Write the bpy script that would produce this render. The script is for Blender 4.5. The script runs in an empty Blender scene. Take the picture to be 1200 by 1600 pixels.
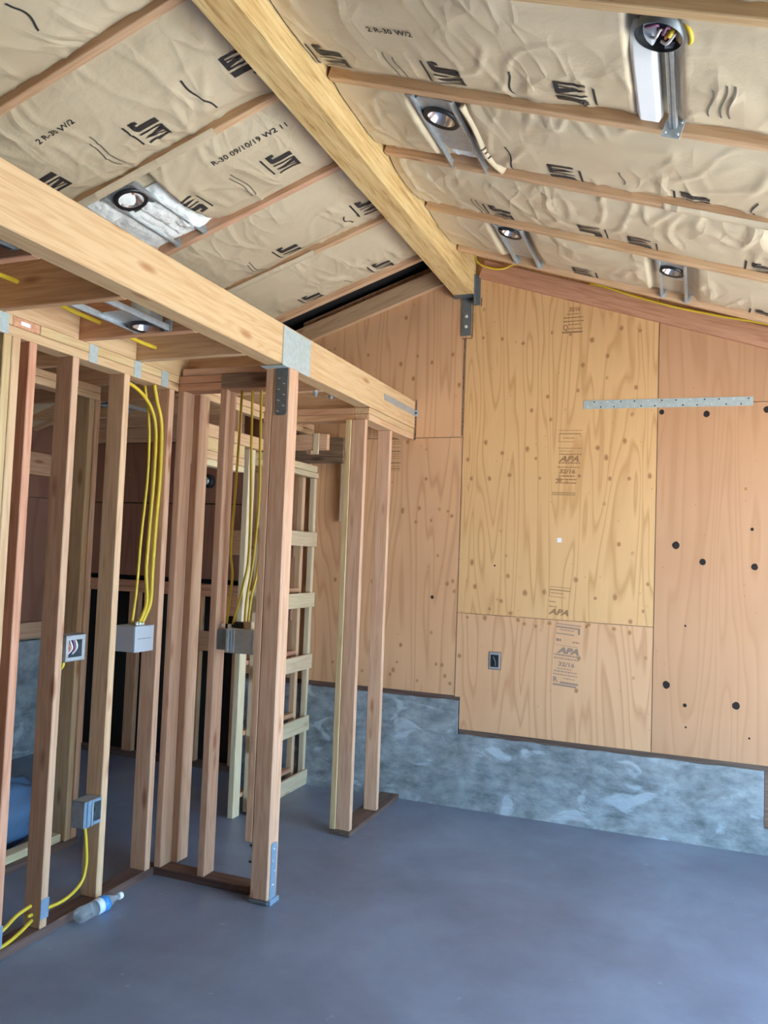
import bpy, bmesh, math, random
from mathutils import Vector, Matrix, noise
random.seed(7)
sc = bpy.context.scene
C = sc.collection
PI = math.pi

# ------------------------------------------------------------------ camera
cam_d = bpy.data.cameras.new('camera'); cam = bpy.data.objects.new('camera', cam_d); C.objects.link(cam)
cam_d.sensor_fit = 'VERTICAL'; cam_d.sensor_height = 36.0; cam_d.lens = 1249.7 / 1600 * 36; cam_d.clip_start = 0.05
_R = [[0.93176877, 0.36105806, 0.03800036], [0.01625454, 0.06307625, -0.99787633], [-0.36268822, 0.93040769, 0.05290365]]
cm = Matrix((( _R[0][0], -_R[1][0], -_R[2][0], 1.442), (_R[0][1], -_R[1][1], -_R[2][1], -5.0875), (_R[0][2], -_R[1][2], -_R[2][2], 1.605), (0, 0, 0, 1)))
cam.matrix_world = cm
sc.camera = cam
# ------------------------------------------------------------------ world, sun, exposure
w = bpy.data.worlds.new('world'); sc.world = w; w.use_nodes = True
bg = w.node_tree.nodes['Background']; bg.inputs[0].default_value = (0.40, 0.69, 1.0, 1); bg.inputs[1].default_value = 5.0
sun_d = bpy.data.lights.new('sun', 'SUN'); sun_d.energy = 15.0; sun_d.color = (1.0, 0.93, 0.82); sun_d.angle = math.radians(0.6)
sun = bpy.data.objects.new('sun', sun_d); C.objects.link(sun); sun.rotation_euler = Vector((-0.44, 0.10, -0.89)).to_track_quat('-Z', 'Y').to_euler()
vs = sc.view_settings
vs.view_transform = 'Standard'; vs.look = 'None'; vs.gamma = 1.0; vs.use_curve_mapping = False; vs.exposure = 1.74

# ------------------------------------------------------------------ node helpers
class N:
    def __init__(s, name, rough=0.6, metal=0.0):
        s.m = bpy.data.materials.new(name); s.m.use_nodes = True; s.t = s.m.node_tree
        s.b = s.t.nodes['Principled BSDF']; s.b.inputs['Roughness'].default_value = rough; s.b.inputs['Metallic'].default_value = metal
    def n(s, typ, **k):
        x = s.t.nodes.new('ShaderNode' + typ)
        for a, v in k.items():
            if a.startswith('i_'):
                key = a[2:]; key = int(key) if key.isdigit() else key
                x.inputs[key].default_value = v
            else: setattr(x, a, v)
        return x
    def l(s, a, b): s.t.links.new(a, b)
    def coords(s, scale, rnd=True):
        tc = s.n('TexCoord'); mp = s.n('Mapping'); mp.inputs['Scale'].default_value = scale
        if rnd:
            oi = s.n('ObjectInfo'); ml = s.n('Math', operation='MULTIPLY'); s.l(oi.outputs['Random'], ml.inputs[0]); ml.inputs[1].default_value = 37.0
            ad = s.n('VectorMath', operation='ADD'); s.l(tc.outputs['Object'], ad.inputs[0]); s.l(ml.outputs[0], ad.inputs[1]); s.l(ad.outputs[0], mp.inputs['Vector'])
        else: s.l(tc.outputs['Object'], mp.inputs['Vector'])
        return mp.outputs[0]
    def noise(s, vec, scale, detail=3.0, rough=0.55, dist=0.0):
        x = s.n('TexNoise'); x.inputs['Scale'].default_value = scale; x.inputs['Detail'].default_value = detail
        x.inputs['Roughness'].default_value = rough; x.inputs['Distortion'].default_value = dist; s.l(vec, x.inputs['Vector']); return x.outputs['Fac']
    def ramp(s, fac, stops, interp='LINEAR'):
        r = s.n('ValToRGB'); r.color_ramp.interpolation = interp; e = r.color_ramp.elements
        while len(e) < len(stops): e.new(0.5)
        for q, (p, c) in zip(e, stops):
            q.position = p; q.color = (c[0], c[1], c[2], 1) if isinstance(c, tuple) else (c, c, c, 1)
        s.l(fac, r.inputs[0]); return r.outputs[0]
    def mix(s, fac, a, b, mode='MIX'):
        x = s.n('MixRGB', blend_type=mode)
        for i, v in ((0, fac), (1, a), (2, b)):
            if hasattr(v, 'is_linked'): s.l(v, x.inputs[i])
            elif isinstance(v, tuple): x.inputs[i].default_value = (*v, 1)
            else: x.inputs[i].default_value = v
        return x.outputs[0]
    def math(s, op, a, b=0.0):
        x = s.n('Math', operation=op)
        for i, v in ((0, a), (1, b)):
            if hasattr(v, 'is_linked'): s.l(v, x.inputs[i])
            else: x.inputs[i].default_value = v
        return x.outputs[0]
    def color(s, c):
        if hasattr(c, 'is_linked'): s.l(c, s.b.inputs['Base Color'])
        else: s.b.inputs['Base Color'].default_value = (*c, 1)
        return s
    def bump(s, h, strength=0.3, dist=0.01):
        b = s.n('Bump'); b.inputs['Strength'].default_value = strength; b.inputs['Distance'].default_value = dist
        s.l(h, b.inputs['Height']); s.l(b.outputs[0], s.b.inputs['Normal']); return s

def plain(name, c, rough=0.5, metal=0.0):
    return N(name, rough, metal).color(c).m

def lumber(name, light, dark, knot, var=0.22, rough=0.62):
    q = N(name, rough)
    v = q.coords((1.0, 1.0, 1.0))
    mp = q.n('Mapping'); mp.inputs['Scale'].default_value = (0.55, 9.0, 9.0); q.l(v, mp.inputs['Vector'])
    big = q.noise(mp.outputs[0], 1.7, 2.0, 0.5, 0.6)
    rings = q.math('SINE', q.math('MULTIPLY', big, 62.0))
    fine = q.noise(mp.outputs[0], 7.0, 2.0, 0.5)
    g = q.math('ADD', q.math('MULTIPLY', rings, 0.09), fine)
    col = q.ramp(g, [(0.30, dark), (0.62, light)])
    vo = q.n('TexVoronoi'); vo.inputs['Scale'].default_value = 2.6
    mk = q.n('Mapping'); mk.inputs['Scale'].default_value = (1.0, 3.4, 3.4); q.l(v, mk.inputs['Vector']); q.l(mk.outputs[0], vo.inputs['Vector'])
    kf = q.ramp(vo.outputs['Distance'], [(0.06, 0.9), (0.17, 0.0)])
    col = q.mix(kf, col, knot)
    oi = q.n('ObjectInfo')
    hs = q.n('HueSaturation')
    q.l(q.math('ADD', q.math('MULTIPLY', oi.outputs['Random'], var), 1.0 - var * 0.6), hs.inputs['Value']); q.l(col, hs.inputs['Color'])
    q.l(q.math('ADD', q.math('MULTIPLY', q.math('FRACT', q.math('MULTIPLY', oi.outputs['Random'], 7.31)), 0.022), 0.489), hs.inputs['Hue'])
    q.color(hs.outputs[0]); q.bump(fine, 0.12, 0.004)
    return q.m

M = {}
M['fir'] = lumber('fir lumber', (0.67, 0.425, 0.255), (0.56, 0.325, 0.18), (0.34, 0.14, 0.06), 0.16)
M['fir_pale'] = lumber('pale fir lumber', (0.63, 0.425, 0.235), (0.54, 0.33, 0.165), (0.37, 0.17, 0.07), 0.10)
M['fir_red'] = lumber('reddish fir lumber', (0.62, 0.33, 0.19), (0.50, 0.24, 0.125), (0.28, 0.10, 0.045))
M['batten'] = lumber('pale batten', (0.70, 0.56, 0.36), (0.60, 0.46, 0.28), (0.45, 0.28, 0.13), 0.10)
M['stained'] = lumber('weathered dark lumber', (0.27, 0.16, 0.10), (0.13, 0.075, 0.05), (0.06, 0.03, 0.02))
M['treated'] = lumber('treated sill lumber', (0.16, 0.092, 0.07), (0.09, 0.048, 0.038), (0.04, 0.02, 0.02))

def glulam():
    q = N('laminated strand beam', 0.5)
    v = q.coords((0.55, 7.0, 7.0), False)
    a = q.noise(v, 7.0, 5.0, 0.62, 0.25)
    col = q.ramp(a, [(0.28, (0.36, 0.20, 0.075)), (0.42, (0.62, 0.40, 0.165)), (0.58, (0.74, 0.53, 0.25)), (0.75, (0.82, 0.64, 0.36))])
    v2 = q.coords((0.9, 16.0, 16.0), False); b = q.noise(v2, 6.0, 2.0, 0.5)
    col = q.mix(q.ramp(b, [(0.66, 0.0), (0.74, 0.75)]), col, (0.25, 0.13, 0.05))
    q.color(col).bump(a, 0.2, 0.004); return q.m
M['glulam'] = glulam()

def plywood(name, base, dark, tint_seed, nscale=1.0, knots=True):
    q = N(name, 0.6)
    v = q.coords((1, 1, 1))
    mp = q.n('Mapping'); mp.inputs['Scale'].default_value = (4.4 * nscale, 1.0, 0.46 * nscale); q.l(v, mp.inputs['Vector'])
    big = q.noise(mp.outputs[0], 1.0, 2.2, 0.5, 0.35)
    f = q.math('FRACT', q.math('MULTIPLY', big, 15.0))
    grain = q.ramp(f, [(0.0, dark), (0.22, base), (0.8, tuple(min(1, c * 1.06) for c in base)), (1.0, dark)])
    mf = q.n('Mapping'); mf.inputs['Scale'].default_value = (60, 1, 3.0); q.l(v, mf.inputs['Vector'])
    fine = q.noise(mf.outputs[0], 2.0, 2.0)
    col = q.mix(0.16, grain, q.ramp(fine, [(0.3, dark), (0.7, base)]))
    blot = q.noise(v, 1.6, 3.0)
    col = q.mix(q.ramp(blot, [(0.4, 0.0), (0.75, 0.38)]), col, tint_seed)
    vo = q.n('TexVoronoi'); vo.inputs['Scale'].default_value = 9.0
    mk = q.n('Mapping'); mk.inputs['Scale'].default_value = (1.0, 0.05, 0.8); q.l(v, mk.inputs['Vector']); q.l(mk.outputs[0], vo.inputs['Vector'])
    kn = q.math('MULTIPLY', q.ramp(vo.outputs['Distance'], [(0.07, 1.0), (0.14, 0.0)]), q.ramp(q.noise(v, 2.4, 1.0), [(0.44, 0.0), (0.50, 0.85)]))
    if knots: col = q.mix(kn, col, (0.34, 0.15, 0.05))
    v3 = q.n('TexVoronoi'); v3.inputs['Scale'].default_value = 13.0
    m3 = q.n('Mapping'); m3.inputs['Scale'].default_value = (1.0, 0.05, 1.0); m3.inputs['Location'].default_value = (5.3, 0, 2.1); q.l(v, m3.inputs['Vector']); q.l(m3.outputs[0], v3.inputs['Vector'])
    col = q.mix(q.ramp(v3.outputs['Distance'], [(0.030, 0.8), (0.055, 0.0)]), col, (0.30, 0.13, 0.05))
    q.color(col).bump(fine, 0.08, 0.003); return q.m
M['ply_gold'] = plywood('golden plywood', (0.71, 0.425, 0.195), (0.56, 0.30, 0.115), (0.66, 0.355, 0.15))
M['ply_pink'] = plywood('pinkish plywood', (0.68, 0.39, 0.21), (0.56, 0.29, 0.14), (0.61, 0.30, 0.145), 0.8)
M['ply_red'] = plywood('reddish smooth plywood', (0.55, 0.295, 0.155), (0.50, 0.255, 0.125), (0.47, 0.225, 0.105), 0.75, False)
M['ply_shaded'] = plywood('shaded plywood', (0.27, 0.125, 0.08), (0.22, 0.095, 0.058), (0.23, 0.10, 0.06), 0.7)  # plywood tone darkened to carry the shade inside the closet

def kraft():
    q = N('kraft paper facing', 0.42)
    v = q.coords((1, 1, 1))
    a = q.noise(v, 3.0, 4.0); b = q.noise(v, 34.0, 4.0, 0.6)
    q.color(q.ramp(a, [(0.25, (0.575, 0.465, 0.31)), (0.75, (0.675, 0.56, 0.395))]))
    wv = q.n('TexNoise'); wv.inputs['Scale'].default_value = 2.5; q.l(v, wv.inputs['Vector'])
    ad = q.n('VectorMath', operation='MULTIPLY_ADD'); q.l(wv.outputs['Color'], ad.inputs[0]); ad.inputs[1].default_value = (0.16, 0.16, 0.16); q.l(v, ad.inputs[2])
    hs = []
    for sc_, rot, st_ in ((5.0, 0.5, 0.45), (9.0, -0.7, 0.5)):
        mp = q.n('Mapping'); mp.inputs['Scale'].default_value = (1.0, st_, 0.3); mp.inputs['Rotation'].default_value = (0, 0, rot); q.l(ad.outputs[0], mp.inputs['Vector'])
        vo = q.n('TexVoronoi', feature='DISTANCE_TO_EDGE'); vo.inputs['Scale'].default_value = sc_; q.l(mp.outputs[0], vo.inputs['Vector'])
        hs.append(q.ramp(vo.outputs['Distance'], [(0.0, 1.0), (0.12, 0.35), (0.4, 0.0)]))
    mask = q.ramp(q.noise(v, 2.6, 2.0), [(0.42, 0.05), (0.62, 1.0)])
    h = q.math('ADD', q.math('MULTIPLY', q.math('ADD', q.math('MULTIPLY', hs[0], 1.0), q.math('MULTIPLY', hs[1], 0.5)), mask), q.math('MULTIPLY', b, 0.25))
    q.bump(h, 0.6, 0.012); return q.m
M['kraft'] = kraft()
M['ink'] = plain('printed ink', (0.035, 0.03, 0.03), 0.6)
M['ink_soft'] = plain('faded print', (0.17, 0.145, 0.11), 0.6)
M['stamp'] = plain('brown stamp ink', (0.31, 0.165, 0.07), 0.7)
M['stamp_grey'] = plain('grey stamp ink', (0.30, 0.205, 0.145), 0.7)

def fiber():
    q = N('white fiberglass', 0.9); v = q.coords((1, 1, 1)); a = q.noise(v, 30, 4.0)
    q.color(q.ramp(a, [(0.3, (0.84, 0.87, 0.86)), (0.7, (0.96, 0.97, 0.96))])).bump(a, 0.5, 0.02); return q.m
M['fiber'] = fiber()
M['fiber_flat'] = plain('clean white batt', (0.97, 0.97, 0.97), 0.8)

def galv(name, c, rough=0.42, metal=0.7):
    q = N(name, rough, metal); v = q.coords((1, 1, 1)); a = q.noise(v, 45, 3.0, 0.6)
    q.color(q.ramp(a, [(0.3, tuple(x * 0.8 for x in c)), (0.7, c)])); return q.m
M['galv'] = galv('galvanized steel', (0.60, 0.66, 0.70))
M['galv_flat'] = galv('dull zinc plate', (0.50, 0.56, 0.55), 0.55, 0.25)
M['galv_dark'] = galv('dark zinc strap', (0.20, 0.225, 0.24), 0.5, 0.5)
M['steel_blue'] = galv('blue zinc plate', (0.34, 0.47, 0.62), 0.35, 0.45)
M['black'] = plain('black felt', (0.014, 0.012, 0.012), 0.8)
M['blackish'] = plain('black plastic', (0.02, 0.02, 0.022), 0.4)
M['box_grey'] = plain('grey junction box', (0.48, 0.50, 0.54), 0.4, 0.2)
M['reflector'] = plain('bright reflector', (0.80, 0.74, 0.74), 0.16, 0.75)
M['copper_wire'] = plain('copper red wire', (0.55, 0.16, 0.08), 0.4)
M['white_wire'] = plain('white wire', (0.82, 0.78, 0.76), 0.4)
M['purple_wire'] = plain('purple wire', (0.22, 0.08, 0.16), 0.4)
M['cable'] = plain('yellow cable jacket', (0.70, 0.49, 0.035), 0.42)
M['nail'] = plain('bright nail head', (0.75, 0.76, 0.76), 0.3, 0.6)
M['sticker'] = plain('white sticker', (0.85, 0.83, 0.86), 0.5)
M['knot'] = plain('open knot hole', (0.02, 0.012, 0.01), 0.9)
M['knot_halo'] = plain('amber knot halo', (0.58, 0.32, 0.14), 0.6)
M['knot_core'] = plain('brown knot', (0.40, 0.19, 0.075), 0.6)
M['tarp'] = plain('blue plastic sheet', (0.10, 0.19, 0.33), 0.32)
M['blue_label'] = plain('blue bottle label', (0.06, 0.30, 0.78), 0.3)
M['white_label'] = plain('white label band', (0.72, 0.80, 0.88), 0.3)

def clear():
    q = N('clear bottle plastic', 0.06); q.color((0.93, 0.97, 1.0)); q.b.inputs['Transmission Weight'].default_value = 0.85; q.b.inputs['IOR'].default_value = 1.2; return q.m
M['clear'] = clear()

def floor_mat():
    q = N('smooth concrete slab', 0.38); v = q.coords((1, 1, 1), False)
    a = q.noise(v, 1.1, 4.0, 0.55, 0.4); b = q.noise(v, 5.0, 5.0, 0.65)
    col = q.ramp(a, [(0.26, (0.13, 0.145, 0.205)), (0.5, (0.185, 0.22, 0.315)), (0.70, (0.265, 0.33, 0.455))])
    col = q.mix(0.35, col, q.ramp(b, [(0.3, (0.11, 0.12, 0.165)), (0.7, (0.21, 0.245, 0.33))]))
    sp = q.noise(v, 16.0, 2.0, 0.5); col = q.mix(q.ramp(sp, [(0.70, 0.0), (0.76, 0.22)]), col, (0.5, 0.51, 0.54))
    q.color(col)
    q.bump(b, 0.06, 0.01); return q.m
M['floor'] = floor_mat()

def stem_mat():
    q = N('mottled stem wall concrete', 0.8); v = q.coords((1, 1, 1), False)
    mp = q.n('Mapping'); mp.inputs['Scale'].default_value = (1.0, 1.0, 1.7); q.l(v, mp.inputs['Vector'])
    a = q.noise(mp.outputs[0], 2.6, 6.0, 0.62, 0.5); b = q.noise(mp.outputs[0], 9.0, 5.0, 0.65); c = q.noise(mp.outputs[0], 4.2, 3.0, 0.5, 0.9)
    col = q.ramp(a, [(0.30, (0.09, 0.105, 0.112)), (0.5, (0.225, 0.25, 0.27)), (0.68, (0.39, 0.42, 0.44))])
    col = q.mix(0.5, col, q.ramp(b, [(0.32, (0.09, 0.108, 0.112)), (0.68, (0.42, 0.455, 0.475))]))
    col = q.mix(q.ramp(c, [(0.60, 0.0), (0.68, 0.6)]), col, (0.50, 0.56, 0.62))
    d = q.noise(mp.outputs[0], 3.1, 4.0, 0.6, 0.6); col = q.mix(q.ramp(d, [(0.62, 0.0), (0.72, 0.55)]), col, (0.10, 0.115, 0.11))
    q.color(col).bump(b, 0.45, 0.02); return q.m
M['stem'] = stem_mat()
M['ground'] = plain('pale driveway', (0.55, 0.52, 0.47), 0.9)
M['shell'] = plain('raw interior sheathing', (0.42, 0.29, 0.18), 0.8)
M['low_bounce_wall'] = plain('low bounce dark wall', (0.16, 0.13, 0.11), 0.8)  # colour for unseen walls, darkened to cut bounce onto the studs

# ------------------------------------------------------------------ geometry helpers
def prop(o, label=None, cat=None, group=None, kind=None):
    if label: o['label'] = label
    if cat: o['category'] = cat
    if group: o['group'] = group
    if kind: o['kind'] = kind
    return o
def empty(name, loc=(0, 0, 0), rot=(0, 0, 0), parent=None):
    o = bpy.data.objects.new(name, None); o.empty_display_size = 0.05; C.objects.link(o); o.location = loc; o.rotation_euler = rot
    if parent: o.parent = parent
    return o
def thing(name, label, cat, loc=(0, 0, 0), rot=(0, 0, 0), group=None):
    return prop(empty(name, loc, rot), label, cat, group)
def struct(name, label=None):
    return prop(empty(name), label, None, None, 'structure')
def link(name, me, parent=None, mat=None, smooth=False):
    if mat is not None and not me.materials: me.materials.append(M[mat])
    if smooth:
        for p in me.polygons: p.use_smooth = True
    o = bpy.data.objects.new(name, me); C.objects.link(o)
    if parent: o.parent = parent
    return o
def from_bm(name, bm, mat, parent=None, smooth=False):
    me = bpy.data.meshes.new(name); bm.normal_update(); bm.to_mesh(me); bm.free()
    return link(name, me, parent, mat, smooth)
def pyd(name, v, f, mat, parent=None, smooth=False):
    me = bpy.data.meshes.new(name); me.from_pydata(v, [], f); me.update()
    return link(name, me, parent, mat, smooth)
def bm_box(bm, x0, x1, y0, y1, z0, z1, bev=0.0):
    r = bmesh.ops.create_cube(bm, size=1.0)
    for v in r['verts']:
        v.co = Vector(((x0 + x1) / 2 + v.co.x * (x1 - x0), (y0 + y1) / 2 + v.co.y * (y1 - y0), (z0 + z1) / 2 + v.co.z * (z1 - z0)))
    if bev:
        es = list({e for v in r['verts'] for e in v.link_edges})
        bmesh.ops.bevel(bm, geom=es, offset=bev, segments=1, affect='EDGES')
_cache = {}
CYC = {0: Matrix(((1, 0, 0), (0, 1, 0), (0, 0, 1))), 2: Matrix(((0, 1, 0), (0, 0, 1), (1, 0, 0))), 1: Matrix(((0, 0, 1), (1, 0, 0), (0, 1, 0)))}
def board(name, x0, x1, y0, y1, z0, z1, mat, parent=None, bev=0.003, axis=None):
    """axis aligned board; local x runs along its grain"""
    d = [x1 - x0, y1 - y0, z1 - z0]
    ax = d.index(max(d)) if axis is None else axis
    loc = [d[ax], d[(ax + 1) % 3], d[(ax + 2) % 3]]
    key = (tuple(round(q, 4) for q in loc), mat, bev)
    if key not in _cache:
        bm = bmesh.new(); bm_box(bm, -loc[0] / 2, loc[0] / 2, -loc[1] / 2, loc[1] / 2, -loc[2] / 2, loc[2] / 2, min(bev, min(loc) * 0.2))
        me = bpy.data.meshes.new(name); bm.to_mesh(me); bm.free(); me.materials.append(M[mat]); _cache[key] = me
    o = bpy.data.objects.new(name, _cache[key]); C.objects.link(o)
    o.matrix_local = Matrix.Translation(((x0 + x1) / 2, (y0 + y1) / 2, (z0 + z1) / 2)) @ CYC[ax].to_4x4()
    if parent: o.parent = parent
    return o
def box(name, x0, x1, y0, y1, z0, z1, mat, parent=None, bev=0.002):
    bm = bmesh.new(); bm_box(bm, x0, x1, y0, y1, z0, z1, bev); return from_bm(name, bm, mat, parent)
def spline(pts, n=8):
    P = [Vector(p) for p in pts]; P = [2 * P[0] - P[1]] + P + [2 * P[-1] - P[-2]]; out = []
    for i in range(1, len(P) - 2):
        for k in range(n):
            t = k / n; a, b, c, d = P[i - 1:i + 3]
            out.append(0.5 * ((2 * b) + (c - a) * t + (2 * a - 5 * b + 4 * c - d) * t * t + (3 * b - a - 3 * c + d) * t ** 3))
    out.append(P[-2]); return out
def tube(name, pts, r, mat, parent=None, seg=8, smooth_n=8, flat=1.0):
    P = spline(pts, smooth_n) if smooth_n else [Vector(p) for p in pts]
    v = []; f = []; up = None
    for i, p in enumerate(P):
        t = (P[min(i + 1, len(P) - 1)] - P[max(i - 1, 0)]).normalized()
        if up is None: up = t.orthogonal().normalized()
        up = (up - t * up.dot(t)).normalized(); s = t.cross(up)
        for k in range(seg):
            a = 2 * PI * k / seg; v.append(p + up * (math.cos(a) * r) + s * (math.sin(a) * r * flat))
        if i:
            b0 = (i - 1) * seg; b1 = i * seg
            for k in range(seg): f.append((b0 + k, b0 + (k + 1) % seg, b1 + (k + 1) % seg, b1 + k))
    f.append(tuple(range(seg))[::-1]); f.append(tuple(range(len(v) - seg, len(v))))
    return pyd(name, v, f, mat, parent, True)
def lathe(name, prof, mat, parent=None, seg=24, smooth=True):
    v = []; f = []
    for i, (r, z) in enumerate(prof):
        for k in range(seg):
            a = 2 * PI * k / seg; v.append((r * math.cos(a), r * math.sin(a), z))
        if i:
            for k in range(seg): f.append(((i - 1) * seg + k, (i - 1) * seg + (k + 1) % seg, i * seg + (k + 1) % seg, i * seg + k))
    return pyd(name, v, f, mat, parent, smooth)
def text_mesh(s, size, bold=0.0, shear=0.0):
    cu = bpy.data.curves.new('lettering', 'FONT'); cu.body = s; cu.size = size; cu.offset = bold; cu.shear = shear; cu.align_x = 'CENTER'; cu.align_y = 'CENTER'; cu.resolution_u = 2
    o = bpy.data.objects.new('lettering', cu); C.objects.link(o)
    me = bpy.data.meshes.new_from_object(o.evaluated_get(bpy.context.evaluated_depsgraph_get()))
    bpy.data.objects.remove(o); bpy.data.curves.remove(cu); return me
def text_polys(s, size, bold=0.0, shear=0.0):
    me = text_mesh(s, size, bold, shear); v = [x.co.copy() for x in me.vertices]; f = [tuple(p.vertices) for p in me.polygons]; bpy.data.meshes.remove(me); return v, f

# ------------------------------------------------------------------ floor, ground, outer shell
bm = bmesh.new(); bm_box(bm, -3.3, 3.45, -8.2, 0.25, -0.12, 0.0)
prop(from_bm('floor', bm, 'floor'), kind='structure')
bm = bmesh.new(); bm_box(bm, -40, 45, -50, 30, -0.3, -0.121)
prop(from_bm('ground', bm, 'ground'), kind='structure')

TH = math.atan(1 / 3.0); RB = 3.5
def zr(x): return RB - abs(x) / 3.0

# back wall ---------------------------------------------------------
wb = struct('wall_back', 'plywood gable wall above a mottled concrete footing')
def panel(pts, mat, thick=0.012):
    """polygon in x,z on the plane y=0, extruded behind it"""
    cx = sum(p[0] for p in pts) / len(pts); cz = sum(p[1] for p in pts) / len(pts)
    n = len(pts); v = [(x - cx, 0, z - cz) for x, z in pts] + [(x - cx, thick, z - cz) for x, z in pts]
    f = [tuple(range(n)), tuple(range(n, 2 * n))[::-1]] + [(i + n, (i + 1) % n + n, (i + 1) % n, i) for i in range(n)]
    o = pyd('plywood_panel', v, f, mat, wb); o.location = (cx, 0, cz); return o
g = 0.002
pm = panel([(g, 1.245), (1.2192 - g, 1.232), (1.2192 - g, zr(1.22) + .19), (g, 3.69)], 'ply_gold')
pl = panel([(0.036, 0.495), (1.2192 - g, 0.492), (1.2192 - g, 1.229), (g, 1.242), (g, 0.70), (0.036, 0.70)], 'ply_pink')
pr = panel([(1.2192 + g, 0.492), (2.44, 0.490), (2.44, 2.575), (1.2192 + g, 2.575)], 'ply_red')
pru = panel([(1.2192 + g, 2.579), (2.44, 2.579), (2.44, zr(2.44) + .19), (1.2192 + g, zr(1.22) + .19)], 'ply_red')
panel([(2.444, 0.49), (3.4, 0.49), (3.4, zr(3.4) + .12), (2.444, zr(2.444) + .12)], 'ply_red')
plu = panel([(-1.22, 2.402), (-g, 2.402), (-g, 3.66), (-1.22, zr(1.22) + .16)], 'ply_pink')
pll = panel([(-1.60, 0.712), (-g, 0.706), (-g, 2.398), (-1.60, 2.398)], 'ply_pink')
panel([(-3.2, 2.402), (-1.224, 2.402), (-1.224, zr(1.22) + .12), (-3.2, zr(3.2) + .12)], 'ply_shaded')
panel([(-3.2, 1.372), (-1.604, 1.372), (-1.604, 1.928), (-3.2, 1.928)], 'ply_shaded')
panel([(-3.2, 1.936), (-1.604, 1.936), (-1.604, 2.398), (-3.2, 2.398)], 'ply_shaded')
box('felt_backing', -3.3, 3.4, 0.10, 0.14, 0.0, 3.75, 'black', wb, 0)
def conc(name, x0, x1, z0, z1, nx, nz):
    v = []; f = []
    for j in range(nz + 1):
        for i in range(nx + 1):
            x = x0 + (x1 - x0) * i / nx; z = z0 + (z1 - z0) * j / nz
            d = 0.006 * noise.noise((x * 5, 3.3, z * 6)) + 0.004 * noise.noise((x * 14, 1.3, z * 14))
            zz = z + (0.006 * noise.noise((x * 9, 7.7, 0)) if j == nz else 0)
            v.append((x, -0.010 + d - 0.012 * max(0, 1 - (z - z0) / 0.06), zz))
    for j in range(nz):
        for i in range(nx):
            a = j * (nx + 1) + i; f.append((a, a + 1, a + nx + 2, a + nx + 1))
    n0 = len(v)
    top = [j for j in range(nz * (nx + 1), (nz + 1) * (nx + 1))]
    for t in top: v.append((v[t][0], 0.10, v[t][2]))
    for i in range(nx): f.append((top[i], top[i + 1], n0 + i + 1, n0 + i))
    for col in (0, nx):
        s0 = len(v)
        side = [j * (nx + 1) + col for j in range(nz + 1)]
        for t in side: v.append((v[t][0], 0.10, v[t][2]))
        for j in range(nz): f.append((side[j], side[j + 1], s0 + j + 1, s0 + j))
    return pyd(name, v, f, 'stem', wb, False)
conc('concrete_footing', -1.62, 0.028, 0, 0.676, 60, 26)
conc('concrete_footing', 0.028, 1.83, 0, 0.462, 66, 18)
conc('concrete_footing', 1.83, 3.4, 0, 0.14, 30, 6)
box('dark_pocket', 1.835, 1.95, 0.02, 0.09, 0.14, 0.46, 'stained', wb, 0)
board('sill_plate', -1.62, 0.03, 0.006, 0.095, 0.672, 0.71, 'treated', wb)
board('sill_plate', 0.034, 3.4, 0.006, 0.095, 0.458, 0.50, 'treated', wb)
# framed lower part of the wall beyond the closet
board('sole_plate', -3.2, -1.62, -0.035, 0.05, 0.0, 0.038, 'treated', wb)
board('ledge_board', -3.2, -1.6, -0.03, 0.06, 1.29, 1.335, 'fir_red', wb)
board('ledge_board', -3.2, -1.6, -0.025, 0.06, 1.245, 1.288, 'fir_red', wb)
for x in (-3.12, -2.62, -2.05, -1.68):
    board('stud', x, x + 0.09, -0.01, 0.035, 0.038, 1.245, 'fir_red', wb)
for (x0, x1, z0, z1) in ((-1.95, -1.6, 0.85, 0.99), (-1.76, -1.2, 1.115, 1.26), (-1.76, -1.2, 1.56, 1.74), (-1.78, -1.1, 2.17, 2.36)):
    board('blocking', x0, x1, -0.04, -0.002, z0, z1, 'fir_red', wb)
board('header_board', -3.15, -1.62, -0.12, -0.08, 2.39, 2.50, 'fir', wb)
board('header_board', -3.15, -1.62, -0.12, -0.08, 2.503, 2.61, 'fir', wb)
for (x, z, r) in ((1.242, 2.531, .015), (1.495, 2.512, .018), (1.819, 2.529, .018), (1.337, 1.726, .021), (1.487, 1.632, .018), (1.766, 1.614, .018), (1.298, .896, .021), (1.403, .787, .011), (1.678, .812, .021), (1.75, 1.831, .009), (1.398, 1.251, .006), (1.41, .66, .006), (1.75, .635, .006), (-0.175, 1.335, .011), (0.24, 1.56, .006)):
    v = [(0, 0, 0)]; n = 14
    for k in range(n):
        a = 2 * PI * k / n; rr = r * (1 + 0.14 * noise.noise((x * 9 + math.cos(a) * 2, z * 7, math.sin(a) * 2))); v.append((rr * math.cos(a), 0, rr * math.sin(a) * 1.08))
    v = [(a_, b_ - 0.0012, c_) for a_, b_, c_ in v]
    o = pyd('knot_hole', v, [(0, 1 + k, 1 + (k + 1) % n) for k in range(n)], 'knot', wb); o.location = (x, 0, z)
for (x0, x1, z0, z1) in ((-.340, -.330, 2.392, 2.662), (-.014, -.003, 2.41, 3.065), (.036, .044, 3.062, 3.335), (.092, .10, 3.275, 3.33), (-.03, .04, 3.06, 3.066), (-.345, -.332, 2.386, 2.40), (-.003, .001, .72, 2.40)):
    box('saw_kerf', x0, x1, -.0010, .001, z0, z1, 'stained', wb, 0)
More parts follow.
